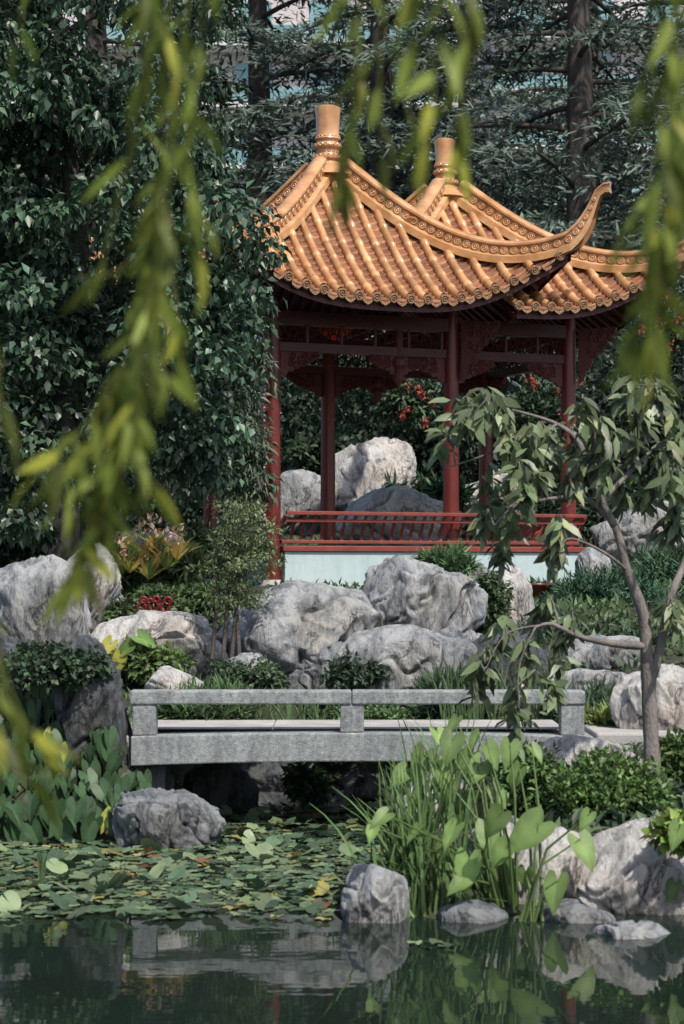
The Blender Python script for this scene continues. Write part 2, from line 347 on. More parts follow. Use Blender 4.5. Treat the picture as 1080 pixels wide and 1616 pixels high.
def bracket(m,o,d,w=.62,h=.36,th=.06):
    o=Vector(o); d=Vector(d).normalized(); up=Vector((0,0,1)); sd=d.cross(up)
    prof=[(0,0),(w,0),(w*.97,-.06)]
    ns=5
    for i in range(ns):
        a=(w*(1-i/ns)*.97,-.06-(h-.06)*((i/ns)**1.3)); b=(w*(1-(i+1)/ns)*.97,-.06-(h-.06)*(((i+1)/ns)**1.3))
        for t in (.25,.5,.75,1):
            bx=a[0]+(b[0]-a[0])*t; bz=a[1]+(b[1]-a[1])*t; bul=.035*math.sin(t*math.pi); prof.append((bx+bul*.5,bz-bul))
    n=len(prof)
    m.add([o+d*x+up*z-sd*th/2 for x,z in prof]+[o+d*x+up*z+sd*th/2 for x,z in prof],[tuple(range(n)),tuple(range(n,2*n))[::-1]]+[(i,n+i,n+(i+1)%n,(i+1)%n) for i in range(n)])
    rs=random.Random(3)
    for i in range(14):
        t=rs.random(); x=w*.9*t; z=-.05-rs.random()*(h*.85)*(1-t)
        for sgn in (-1,1): m.ring(o+d*(x+.03)+up*z+sd*sgn*(th/2+.006),d,up,rs.uniform(.022,.045),.015,9,4)
m=MB()
zb=5.433
for x,dirs in ((0,(1,)),(s_,(1,-1)),(tot,(-1,))):
    for dd in dirs: bracket(m,(x+dd*.12,0,zb),(dd,0,0))
for x,dirs in ((0,(1,)),(off,(1,-1)),(tot,(-1,))):
    for dd in dirs: bracket(m,(x+dd*.12,s_,zb),(dd,0,0))
for x in (0,tot): bracket(m,(x,.12,zb),(0,1,0)); bracket(m,(x,s_-.12,zb),(0,-1,0))
for (x,y),dr in (((0,0),(-.7,-.7)),((s_,0),(.75,-.66)),((tot,0),(.75,-.66)),((tot,s_),(.7,.7)),((0,s_),(-.7,.7))):
    bracket(m,(x+dr[0]*.17,y+dr[1]*.17,5.98),(*dr,0),.6,.85,.09)
for (x,y) in ((off,0),(s_,s_)):
    m.lathe((x,y,0),[(.07,6.1),(.07,5.42),(.11,5.38),(.12,5.3),(.07,5.24),(.1,5.18),(.08,5.08),(.03,5.0)],14)
    for dd in (1,-1): bracket(m,(x+dd*.07,y,zb),(dd,0,0),.4,.26)
m.build('carved_brackets',noisemat('carved_red_wood',(.07,.018,.016),(.15,.038,.032),12,.5,.5),pav)
m=MB(); mb=MB()
def railing(a,b,outn):
    a=Vector(a);b=Vector(b);o=Vector(outn); L=(b-a).length
    def at(z,k): return (a+o*k)+Vector((0,0,z)),(b+o*k)+Vector((0,0,z))
    m.beam(*at(3.04,.27),.07,.055); m.beam(*at(2.93,.22),.045,.045); m.beam(*at(2.62,.04),.09,.05)
    nn=int(L/.16)
    for i in range(nn+1):
        q=a.lerp(b,i/nn)
        pts=[q+o*k+Vector((0,0,z)) for k,z in ((.05,2.64),(.0,2.72),(.06,2.8),(.17,2.86),(.21,2.93),(.26,3.0))]
        dv=(b-a).normalized()
        for i2 in range(len(pts)-1): mb.beam(pts[i2]+dv*.02*math.sin(i2*1.2),pts[i2+1]+dv*.02*math.sin(i2*1.2+1.2),.04,.03)
railing((.1,-.05,0),(tot+.12,-.05,0),(0,-1,0)); railing((tot+.03,0,0),(tot+.03,s_,0),(1,0,0))
m.build('railing_rails',M_REDR,pav,bevel=.008); mb.build('railing_balusters',M_REDR,pav)
m=MB(); m.box((-.2,-.15,2.9),(-.145,.05,4.9)); m.build('couplet_board',M_RED,pav,bevel=.005)
m=MB()
for i in range(30):
    z=4.82-i*.063
    for k in range(3):
        y=-.13+rng.random()*.03; m.box((-.19+.012*k,-.156,z+rng.random()*.02),(-.182+.012*k,-.151,z+.025+rng.random()*.015))
m.build('couplet_marks',M_WHITE,pav)
m=MB(); m.lathe((1.45,1.1,5.78),[(.05,0),(.12,.02),(.24,.1),(.28,.2),(.24,.3),(.12,.38),(.05,.4)],18); m.tube([(1.45,1.1,6.15),(1.45,1.1,6.6)],.01,5); m.build('lantern',simple('lantern_red',(.5,.03,.02),.5),pav,smooth=True)
def surf(c,k,x,d,dz=0.0):
    t=d/R; uu=min(1.0,abs(x)/max(d,1e-4)) if d>1e-4 else 0
    lift=.86*(abs(x)/R)**3 if d>0 else 0
    z=ZE+(c[2]-ZE)*max(0,1-t)**1.3+lift+dz; st=1+.105*uu**6*t**3
    x*=st; d*=st; a=k*math.pi/2; ca,sa=math.cos(a),math.sin(a)
    return Vector((c[0]+x*ca+d*sa, c[1]+x*sa-d*ca, z))
ribs=MB(); pans=MB(); caps=MB(); ridge=MB(); under=MB(); raft=MB()
def roof(c,ok,fs_):
    NR=9; sp=.27
    for k in range(4):
        for i in range(-NR,NR+1):
            x=i*sp; d0=max(abs(x),.12); d1=R+.02
            if d1-d0<.05: continue
            nd=max(3,int((d1-d0)/.04)); seg=[]
            for q in range(nd+1):
                d=d0+(d1-d0)*q/nd
                if not ok(k,x,d): seg.append(None); continue
                p0=surf(c,k,x,d); p2=surf(c,k,x,d+.04)
                tan=(p2-surf(c,k,x,max(d-.04,0.01))).normalized(); a=k*math.pi/2; al=Vector((math.cos(a),math.sin(a),0)); nn=al.cross(tan); 
                if nn.z<0: nn=-nn
                ph=((d1-d)/.32)%1.0; r=.052+.007*(1-ph)+(.008 if ph<.16 else 0); cc=1.0 if ph>=.16 else 1.35
                ring=[p0+nn*.03+al*math.cos(th)*r+nn*math.sin(th)*r*1.25 for th in np.linspace(-.5,math.pi+.5,10)]
                cv=random.Random(int(i*97+k*31+int((d1-d)/.32)*7+c[0]*50)).uniform(.72,1.2)
                seg.append((ring,cc*cv))
            for q in range(nd):
                if seg[q] and seg[q+1]:
                    vs=seg[q][0]+seg[q+1][0]; cols=[(seg[q][1],)*3]*10+[(seg[q+1][1],)*3]*10
                    ribs.add(vs,[(e,e+1,e+11,e+10) for e in range(9)],cols)
            if ok(k,x,R):
                p0=surf(c,k,x,R+.02); tan=(surf(c,k,x,R+.02)-surf(c,k,x,R-.06)).normalized(); a=k*math.pi/2; al=Vector((math.cos(a),math.sin(a),0)); nn=al.cross(tan)
                if nn.z<0: nn=-nn
                q0=p0+nn*.02
                caps.tube([q0,q0+tan*.035],.076,14); caps.ring(q0+tan*.038,al,nn,.055,.012,14,5); caps.ring(q0+tan*.036,al,nn,.022,.012,8,4)
        for i in range(-NR-1,NR+1):
            xa,xb=i*sp,(i+1)*sp; xm=(xa+xb)/2
            d0=max(min(abs(xa),abs(xb)),.05); rows=int((R-d0)/.11)+1
            for j in range(rows+1):
                dl=R+.03-j*.11; du=dl-.12
                if dl<d0: break
                if not ok(k,xm,dl): continue
                vs=[]; cols=[]; cv=random.Random(i*13+j*7+k).uniform(.7,1.25)
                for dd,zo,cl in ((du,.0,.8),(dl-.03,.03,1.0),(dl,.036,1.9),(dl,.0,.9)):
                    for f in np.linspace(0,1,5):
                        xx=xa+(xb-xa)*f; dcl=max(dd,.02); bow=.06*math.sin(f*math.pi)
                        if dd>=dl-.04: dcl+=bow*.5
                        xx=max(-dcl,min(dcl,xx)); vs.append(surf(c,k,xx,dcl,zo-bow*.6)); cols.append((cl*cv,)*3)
                pans.add(vs,[(r*5+e,r*5+e+1,r*5+e+6,r*5+e+5) for r in range(3) for e in range(4)],cols)
            if ok(k,xm,R) and abs(xm)<R-.05:
                p0=surf(c,k,xm,R+.05); a=k*math.pi/2; al=Vector((math.cos(a),math.sin(a),0)); o2=Vector((math.sin(a),-math.cos(a),0))
                sh=[(-.09,.0),(-.078,-.05),(-.04,-.08),(0,-.1),(.04,-.08),(.078,-.05),(.09,0),(0,-.03)]
                caps.add([p0+al*x+Vector((0,0,z)) for x,z in sh]+[p0-o2*.03+al*x+Vector((0,0,z)) for x,z in sh],[tuple(range(8)),tuple(range(8,16))[::-1]]+[(e,8+e,8+(e+1)%8,(e+1)%8) for e in range(8)])
        nu,nv=12,8; vs=[];fs=[]
        for a_ in range(nv+1):
            d=.2+(R-.02-.2)*a_/nv
            for b_ in range(nu+1):
                x=d*(2*b_/nu-1); vs.append(surf(c,k,x,d,-.1))
        for a_ in range(nv):
            for b_ in range(nu):
                d=.2+(R-.2)*(a_+.5)/nv; x=d*(2*(b_+.5)/nu-1)
                if ok(k,x,d): fs.append((a_*(nu+1)+b_,a_*(nu+1)+b_+1,(a_+1)*(nu+1)+b_+1,(a_+1)*(nu+1)+b_))
        under.add(vs,fs)
        for i in range(-13,14):
            x=i*.19
            if not ok(k,x,R): continue
            da=max(abs(x),1.35)
            if da<R-.1: raft.beam(surf(c,k,x,da,-.15),surf(c,k,x,R-.08,-.15),.07,.08)
        for i in range(24):
            xa=-R+2*R*i/24; xb=-R+2*R*(i+1)/24
            if ok(k,(xa+xb)/2,R): 
                A=surf(c,k,xa,R-.03,-.02);B=surf(c,k,xb,R-.03,-.02); dn=Vector((0,0,-.15))
                raft.add([A,B,B+dn,A+dn],[(0,1,2,3)])
    sec=[(-.16,-.04),(-.16,.07),(-.11,.09),(-.09,.11),(-.09,.24),(-.12,.26),(-.12,.29),(-.07,.33),(0,.35),(.07,.33),(.12,.29),(.12,.26),(.09,.24),(.09,.11),(.11,.09),(.16,.07),(.16,-.04)]
    for k in range(4):
        path=[]
        for d in np.linspace(.1,R,26):
            if not ok(k,d*.999,d): continue
            path.append((surf(c,k,d,d),1.0-.12*(d/R)**2))
        if len(path)<3: continue
        full=len(path)>20
        if full:
            e=path[-1][0]; h=Vector((e.x-c[0],e.y-c[1],0)).normalized()
            for q,(dh,dz,sc) in enumerate(((.08,.07,.85),(.16,.16,.78),(.24,.28,.68),(.3,.42,.56),(.35,.57,.44),(.39,.7,.36),(.43,.78,.36),(.5,.82,.42),(.57,.82,.44))): path.append((e+h*dh+Vector((0,0,dz)),sc))
        n=len(sec); vs=[];fs=[]; cols=[]
        for q,(pt,sc) in enumerate(path):
            d=(path[min(q+1,len(path)-1)][0]-path[max(q-1,0)][0]).normalized(); hx=Vector((pt.x-c[0],pt.y-c[1],0)).normalized(); sd=Vector((hx.y,-hx.x,0)); up=sd.cross(d)
            if up.z<0: up=-up
            for (a_,b_) in sec: vs.append(pt+sd*a_*sc+up*b_*sc)
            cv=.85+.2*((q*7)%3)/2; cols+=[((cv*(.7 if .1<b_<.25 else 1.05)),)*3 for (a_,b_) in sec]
        for q in range(len(path)-1):
            for e in range(n-1): fs.append((q*n+e,q*n+e+1,(q+1)*n+e+1,(q+1)*n+e))
        fs.append(tuple(range(n))); fs.append(tuple(range((len(path)-1)*n,len(path)*n))[::-1])
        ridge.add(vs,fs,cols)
        acc=0
        for q in range(1,len(path)-3):
            seg=path[q][0]-path[q-1][0]; acc+=seg.length
            if acc>.12:
                acc=0; pt,sc=path[q]; d=seg.normalized(); hx=Vector((pt.x-c[0],pt.y-c[1],0)).normalized(); sd=Vector((hx.y,-hx.x,0)); up=sd.cross(d)
                if up.z<0: up=-up
                for sg in (1,-1):
                    q0=pt+sd*sg*(.094*sc)+up*.175*sc; ridge.ring(q0,d,up,.05*sc,.015,12,5); ridge.ring(q0,d,up,.02*sc,.015,8,4)
    prof=[(.42,-.12),(.34,-.02),(.26,.06),(.21,.12),(.2,.16),(.24,.19),(.24,.23),(.18,.26),(.165,.3),(.165,.38),(.2,.4),(.215,.44),(.2,.48),(.165,.5),(.165,.54),(.2,.56),(.185,.6),(.175,.64),(.185,.98),(.2,1.1),(.2,1.13),(.15,1.16),(.02,1.165)]
    hs=.87*fs_; rs2=fs_*1.03
    ridge.lathe((c[0],c[1],c[2]-.02),[(a*rs2,b*hs) for a,b in prof],28)
    for zz,rr,nn_ in ((.34,.165,14),(.23,.235,20),(.58,.185,20),(.44,.205,18)):
        for i in range(nn_):
            a=2*math.pi*i/nn_; o=Vector((math.cos(a),math.sin(a),0)); ridge.ring(Vector((c[0],c[1],c[2]-.02+zz*hs))+o*rr*rs2,Vector((-o.y,o.x,0)),Vector((0,0,1)),.024*fs_,.011,8,4)
c1=(s_/2,s_/2,8.5); c2=(s_/2+off,s_/2,8.3)
def ok1(k,x,d): return True
def ok2(k,x,d):
    if k==0: X2=x
    elif k==2: X2=-x
    elif k==1: return True
    else: return d<1.06
    return X2>-.08 or d<X2+off-.08
roof(c1,ok1,1.0); roof(c2,ok2,.86)
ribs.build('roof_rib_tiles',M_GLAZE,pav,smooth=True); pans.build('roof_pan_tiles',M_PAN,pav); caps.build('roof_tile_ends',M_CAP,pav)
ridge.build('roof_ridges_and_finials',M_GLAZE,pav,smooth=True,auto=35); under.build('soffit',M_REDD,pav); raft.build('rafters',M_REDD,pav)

# ---------------------------------------------------------------- left broadleaf tree
tree=empty('broadleaf_tree',(-3.4,22.6,0))
def trunk(mb,pts,r0,r1,n=8,wob=.04):
    P=[];K=len(pts)
    for i in range(K-1):
        for t in np.linspace(0,1,6,endpoint=(i==K-2)): P.append(Vector(pts[i]).lerp(Vector(pts[i+1]),t)+Vector((random.gauss(0,wob),random.gauss(0,wob),0))*(0 if (i==0 and t==0) else 1))
    rr=[r0+(r1-r0)*i/(len(P)-1) for i in range(len(P))]; mb.tube(P,rr,n)
m=MB(); gz=float(hgt(-3.4,22.6))
trunk(m,[(0,0,gz-.2),(.1,0,3.4),(.3,.2,5.5),(.1,0,8),(-.2,0,11)],.2,.06)
for i in range(26):
    z=3.2+i*.3; a=random.uniform(0,6.28); L=random.uniform(1.0,1.7); trunk(m,[(.15,0,z),(.15+math.cos(a)*L*.5,math.sin(a)*L*.4,z+.5),(.15+math.cos(a)*L,math.sin(a)*L*.7,z+.6)],.05,.012,6)
m.build('trunk_and_limbs',M_BARK,tree,smooth=True)
edgeZ=[2.2,2.9,3.4,4.2,4.8,5.15,5.5,6.0,6.6,6.9,7.5,8.5,9.5,11]
edgeX=[-1.6,-1.35,-1.2,-1.0,-.95,-.72,-.55,-.52,-.7,-1.05,-1.3,-1.2,-1.3,-1.5]
lv=LV(); cnt=0
while cnt<560:
    x=rng.uniform(-6.5,-.45); z=rng.uniform(2.5,10.8); y=rng.uniform(20.8,25.2)
    e=np.interp(z,edgeZ,edgeX)*y/23+.0
    lo=2.75+.35*math.sin(x*2)
    r=rng.uniform(.22,.55)
    if x+r*.8>e or z-r*.6<lo: continue
    if noise.noise(Vector((x*.9,y*.5,z*.9)))>.34: continue
    cnt+=1; g=rng.uniform(.5,1.45)
    lv.clump(np.array([x,y,z])-np.array([-3.4,22.6,0]),(r,r,r*.75),115,.13,.078,np.array([.046,.096,.05])*g,.35,.7)
lv.build('foliage',M_GLOSS,tree)
lv=LV()
for i in range(30):
    x,z=rng.uniform(-1.75,-1.05),rng.uniform(3.1,5.1); lv.clump((x,25.2,z),(.25,.25,.3),60,.17,.04,(.1,.15,.09),.3,.8)
lv.build('shrub',M_LEAF)

# ---------------------------------------------------------------- cedars
def cedar(x,y,H,seed,Lmax=5.5,nb=70):
    t=empty('cedar_tree',(x,y,0)); g0=float(hgt(x,y)); m=MB(); rs=random.Random(seed)
    m.tube([(0,0,g0-.3),(.1,0,g0+H*.3),(0,.1,g0+H*.6),(0,0,g0+H)],[.42,.34,.2,.03],10)
    lv=LV(); g=np.random.default_rng(seed)
    for i in range(nb):
        f=(i+.5)/nb; z=g0+1.5+f*(H-2); a=i*2.4+rs.uniform(-.4,.4); Lb=Lmax*(1-f**1.4)*rs.uniform(.55,1.05)+.6
        dx,dy=math.cos(a),math.sin(a); rise=rs.uniform(-.1,.4)
        def bp(s): return np.stack([dx*Lb*s,dy*Lb*s,z+rise*Lb*s*.8-.26*Lb*s**2.2],-1)
        ss=np.linspace(0,1,7); m.tube([tuple(q) for q in bp(ss)],[.075*(1-.85*q) for q in ss],5)
        n=int(150*Lb/2.2)+70; s=g.uniform(.12,1,n)**.8; wd=(.34*Lb*np.sin(np.pi*np.clip(s,0,1)**.8)+.2); lat=g.normal(0,.5,n).clip(-1.1,1.1)*wd
        tw=np.round(s*Lb/.33)*.33/Lb; s2=tw*.75+s*.25
        P=bp(s2+np.abs(lat)/Lb*.45); P=P+np.stack([-dy*lat,dx*lat,-.3*np.abs(lat)+g.normal(0,.07,n)],-1)
        sg=np.sign(lat)[:,None]; D=np.array([dx,dy,0])*.6+np.array([-dy,dx,0])*sg*.8+g.normal(0,.5,(n,3))+np.array([0,0,.0])
        Nn=np.array([0,-.5,.9])+g.normal(0,.5,(n,3)); col=np.array([.14,.195,.155])*(g.uniform(.45,1.4,(n,1)))*rs.uniform(.6,1.35)
        lv.add(P,D,Nn,g.uniform(.16,.38,n),g.uniform(.045,.1,n),col,T_BLADE)
    m.build('trunk_and_boughs',M_BARK,t,smooth=True); lv.build('foliage',M_NEEDLE,t)
cedar(5.2,42,22,1,6,76); cedar(.9,46,20,2,6.5,72); cedar(3.4,52,22,3,6.5,60); cedar(8.6,45,20,4,6,66); cedar(-2.2,49,22,5,6.5,66); cedar(7.3,56,24,6,6,50); cedar(-6,46,22,7,6,60)

lv=LV()
for i in range(560):
    x=rng.uniform(-16,20); y=rng.uniform(58,66); z=float(hgt(x,y))+rng.uniform(0,1)**.85*(7.8+2.2*math.sin(x*.8+1)); r=rng.uniform(.8,1.5)
    lv.clump((x,y,z),(r,r,r*.8),70,.42,.3,np.array([.06,.09,.07])*rng.uniform(.5,1.4),.3,.4)
lv.build('background_trees',M_LEAF)
lv=LV()
for i in range(430):
    x=rng.uniform(-8,11); y=rng.uniform(38.5,41.5); z=2.4+rng.uniform(0,4.6); r=rng.uniform(.4,.8)
    lv.clump((x,y,z),(r,r,r*.8),110,.16,.09,np.array([.036,.068,.04])*rng.uniform(.6,1.6),.3,.5)
lv.build('hedge',M_LEAF)

def bush(name,u,v,w,h,y,n,L,W,col,mat=None,T=T_LEAF,droop=.1,k=None,ry=None,jit=.3):
    c=S(u,v,y); rx=w*y/F/2; rz=h*y/F/2; ry=ry or rx*.8; lv=LV(); k=k or max(5,int(n/90))
    for i in range(k):
        d=nrm(rng.normal(size=3))*rng.random()**.4; cc=c+d*np.array([rx,ry,rz])*.78; r=min(rx,rz)*rng.uniform(.35,.6)
        r=max(r,.08); lv.clump(cc,(r*1.3,r*1.3,r),max(8,n//k),L,W,np.asarray(col)*rng.uniform(.65,1.4),jit,droop,T)
    return lv.build(name,mat or M_LEAF)
def flowers(name,u,v,w,h,y,n,size,col,leafcol=(.045,.085,.035)):
    o=bush(name,u,v,w,h,y,1500,.16,.06,leafcol); lv=LV(); c=S(u,v,y); rx=w*y/F/2; rz=h*y/F/2
    for i in range(n):
        q=c+np.array([rng.uniform(-1,1)*rx,-rx*.6-rng.random()*.2,rng.uniform(-1,1)*rz]); lv.clump(q,(size*.5,)*3,14,size*.7,size*.4,col,.2,0)
    f=lv.build('blossoms',M_LEAF,o)
flowers('flowering_shrub',645,632,100,80,36.5,9,.13,(.5,.05,.03)); flowers('flowering_shrub',1050,530,110,110,34,9,.14,(.42,.05,.03)); flowers('flowering_shrub',865,640,120,120,37,6,.13,(.4,.04,.02))
dk=(.042,.078,.04); md=(.07,.12,.048); lt=(.12,.19,.055)
bush('shrub',1000,660,260,220,34,6000,.17,.07,(.038,.062,.04)); bush('shrub',980,820,150,120,33.5,2500,.16,.06,dk)
bush('shrub',660,775,210,50,36,2000,.3,.07,(.045,.11,.05),T=T_BLADE); bush('shrub',500,720,120,60,38,1500,.2,.1,dk)
bush('juniper_shrub',960,950,240,95,24,7000,.11,.025,(.05,.115,.06),M_NEEDLE,T_BLADE,-.3); bush('juniper_shrub',1050,905,160,90,27,4000,.13,.03,(.06,.12,.06),M_NEEDLE,T_BLADE,-.3)
bush('juniper_shrub',870,995,130,60,21,2500,.1,.02,(.045,.1,.06),M_NEEDLE,T_BLADE,-.3)
bush('ground_cover_shrub',300,955,250,55,21.5,5000,.09,.04,(.09,.15,.05)); bush('ground_cover_shrub',180,980,120,70,20.5,2500,.08,.04,md)
bush('shrub',180,900,170,60,23.5,2500,.2,.04,(.11,.18,.05),T=T_BLADE,droop=-.5); bush('shrub',40,870,160,70,23.5,2500,.14,.06,dk); bush('shrub',330,870,120,70,24.5,2000,.16,.05,md)
bush('ivy_cover',95,1050,215,70,16.0,5500,.055,.045,(.045,.085,.04),ry=.6); bush('ivy_cover',395,1070,170,60,17.9,4500,.045,.035,(.075,.125,.06),ry=.4); bush('ivy_cover',560,1062,120,50,18.2,1500,.06,.04,dk)
bush('shrub',765,955,75,100,20.6,2500,.06,.04,md); bush('shrub',710,885,120,36,24,1300,.14,.03,(.08,.16,.06),T=T_BLADE,droop=-.3)
bush('shrub',590,1130,270,40,17.9,3500,.05,.035,(.085,.16,.05)); bush('shrub',330,1120,180,50,17.6,2500,.22,.02,(.1,.18,.07),T=T_BLADE,droop=-.8)
bush('shrub',730,1120,130,90,18,2500,.22,.022,(.07,.14,.06),T=T_BLADE,droop=-.8)
bush('shrub',960,1245,210,100,13.6,7500,.055,.03,(.105,.195,.045),droop=-.3); bush('shrub',840,1230,140,90,13.9,3000,.06,.03,(.08,.15,.04),droop=-.2); bush('shrub',1070,1190,90,70,14.0,1800,.06,.03,(.11,.19,.045),droop=-.2)
bush('shrub',1075,1320,50,80,12.0,500,.09,.06,(.18,.27,.04)); bush('shrub',940,1130,160,60,17.6,2500,.18,.03,(.08,.14,.07),T=T_BLADE,droop=-.6); bush('shrub',1000,1020,180,40,20,2000,.1,.03,dk)
bush('shrub',480,1240,90,60,17.4,1200,.09,.05,(.05,.1,.04)); bush('shrub',710,1240,70,110,14.4,900,.08,.05,md)
bush('shrub',330,1000,160,50,19.8,2200,.08,.04,md); bush('shrub',90,1160,160,140,16.6,3500,.12,.07,(.03,.06,.03)); bush('shrub',60,820,260,60,27,2500,.2,.08,dk)
bush('shrub',240,1040,130,50,18.4,1500,.1,.05,lt); bush('shrub',960,1140,90,30,16.9,900,.12,.04,(.2,.27,.06),T=T_BLADE,droop=-.5)
bush('shrub',270,900,120,60,23,1800,.18,.04,(.12,.17,.06),T=T_BLADE,droop=-.6)
n=52000; x=rng.uniform(-7,9,n); y=rng.uniform(12.3,38,n); d=land(x,y); z=hgt(x,y); lx=(x+1.027)*math.cos(PHI)+(y-28)*math.sin(PHI); ly=-(x+1.027)*math.sin(PHI)+(y-28)*math.cos(PHI)
k=(d>.25)&~((lx>-.3)&(lx<5.4)&(ly>-1.4)&(ly<3.3))&~((y>23.5)&(y<27)&(x<-.9)&(x>-4.2))&~((y>15.8)&(y<17.7)&(x>1.6))
x,y,z=x[k],y[k],z[k]; n=len(x)
pat=np.array([noise.noise(Vector((a*.9,b*.9,0))) for a,b in zip(x,y)])[:,None]
col=np.where(pat>0,np.array([[.09,.155,.055]]),np.array([[.045,.085,.04]]))*rng.uniform(.6,1.5,(n,1))
lv=LV(); lv.add(np.stack([x,y,z+rng.random(n)*.08-.02],-1),rng.normal(size=(n,3))*.7+np.array([0,0,.7]),rng.normal(size=(n,3))*.4+np.array([0,-.3,1]),rng.uniform(.08,.18,n),rng.uniform(.03,.07,n),col); lv.build('ground_cover',M_LEAF)

lv=LV()
for (u,v) in ((225,860),(245,850),(205,880),(262,875),(235,890),(190,885),(280,860)):
    c=S(u,v+25,22.0); n=26; a=rng.uniform(0,6.28,n); D=np.stack([np.cos(a)*.7,np.sin(a)*.7,rng.uniform(.4,1.3,n)],-1)
    lv.add(np.repeat(c[None],n,0),D,np.array([0,0,1.])+rng.normal(size=(n,3))*.2,rng.uniform(.25,.42,n),.055,np.where(rng.random((n,1))<.45,np.array([[.75,.55,.15]]),np.array([[.24,.34,.08]])),T_WIL)
    lv.clump(c+np.array([0,-.05,.33]),(.05,.05,.14),16,.09,.05,(.8,.5,.35),.2,-.5)
lv.build('bromeliad_plants',M_LEAF)
ft=empty('sapling_tree',(0,0,0)); m=MB(); lv=LV()
for (a,b_,c_) in (((335,1040),(345,930),(335,860)),((365,1045),(375,940),(385,850)),((378,1040),(372,930),(405,870)),((352,1040),(360,950),(360,860))):
    m.tube([S(*a,18.3),S(*b_,18.4),S(*c_,18.5)],[.022,.017,.006],6)
for i in range(95):
    u=rng.normal(375,32); v=rng.uniform(795,960); 
    if abs(u-378)>18+52*math.sin(math.pi*min(1,(v-780)/190)): continue
    lv.clump(S(u,v,18.45)+np.array([0,rng.normal()*.15,0]),(.12,.12,.045),55,.05,.02,np.array([.16,.21,.09])*rng.uniform(.7,1.3),.3,.1)
m.build('stems',M_BARK,ft); lv.build('foliage',M_LEAF,ft)
orn=empty('red_garden_ornament',S(243,968,20.3)); m=MB()
m.box((-.19,-.03,-.05),(.19,.05,0))
for i,(x,z,r) in enumerate(((-.13,.06,.045),(-.11,.14,.035),(0,.07,.05),(.03,.15,.03),(.12,.06,.045),(.15,.13,.04),(-.04,.13,.025))): m.ring((x,0,z),(1,0,0),(0,0,1),r,.017,14,6)
m.build('carving',simple('red_paint',(.15,.01,.012),.4),orn,smooth=True)
m=MB(); c=S(845,935,24.5); m.lathe(c,[(.17,-.1),(.22,.08),(.24,.09),(.24,.12),(.2,.12),(.19,.08)],20); m.build('plant_pot',simple('pot_glaze',(.12,.03,.025),.3),smooth=True)

# ---------------------------------------------------------------- lily pads
def lilypads():
    Vs=[];Fs=[];Cs=[];n0=0; pts=[]
    tries=0; arr=np.zeros((1700,3))
    while len(pts)<1400 and tries<90000:
        tries+=1
        y=rng.uniform(11.9,17.5); u=rng.uniform(-80,600); x=(u-540)/F*y; r=rng.uniform(.035,.085)
        if land(x,y)>-.08: continue
        v=V0+HC*F/y; 
        if v>1415 and rng.random()<(v-1410)/50: continue
        if u>530 and v>1390+60*rng.random(): continue
        if v>1458: continue
        if noise.noise(Vector((x*1.5,y*1.2,3)))>.55: continue
        k=len(pts); A=arr[:k]
        if k and (((A[:,0]-x)**2+(A[:,1]-y)**2)<(.6*(r+A[:,2]))**2).any(): continue
        arr[k]=(x,y,r); pts.append((x,y,r))
    for u,v in ((655,1492),(690,1490),(705,1497),(672,1500),(510,1455)):
        y=HC*F/(v-V0); pts.append(((u-540)/F*y,y,.05))
    for (x,y,r) in pts:
        a0=rng.uniform(0,6.28); k=16; tx,ty=rng.normal(0,.06,2); z=rng.uniform(.006,.026)
        if rng.random()<.2: tx,ty=rng.normal(0,.4,2); z+=.035
        a=a0+np.linspace(.12,2*math.pi-.12,k); rr=r*(1+.05*np.sin(a*3+a0))
        px=np.concatenate([[0],rr*np.cos(a)]);py=np.concatenate([[0],rr*np.sin(a)]); pz=z+tx*px+ty*py+np.concatenate([[0],rng.normal(0,.004,k)+.004]); pz=np.maximum(pz,.004)
        Vs.append(np.stack([x+px,y+py,pz],-1)); Fs.append(np.array([(0,i,i+1) for i in range(1,k)])+n0); n0+=k+1
        q=rng.random(); c=np.array([.08,.14,.075]) if q<.5 else (np.array([.17,.23,.11]) if q<.95 else (np.array([.36,.32,.08]) if q<.985 else np.array([.2,.09,.04])))
        Cs.append(np.repeat((c*rng.uniform(.5,1.4))[None],k+1,0))
    npmesh('lily_pads',np.concatenate(Vs),np.concatenate(Fs),np.concatenate(Cs),M_GLOSS)
lilypads()

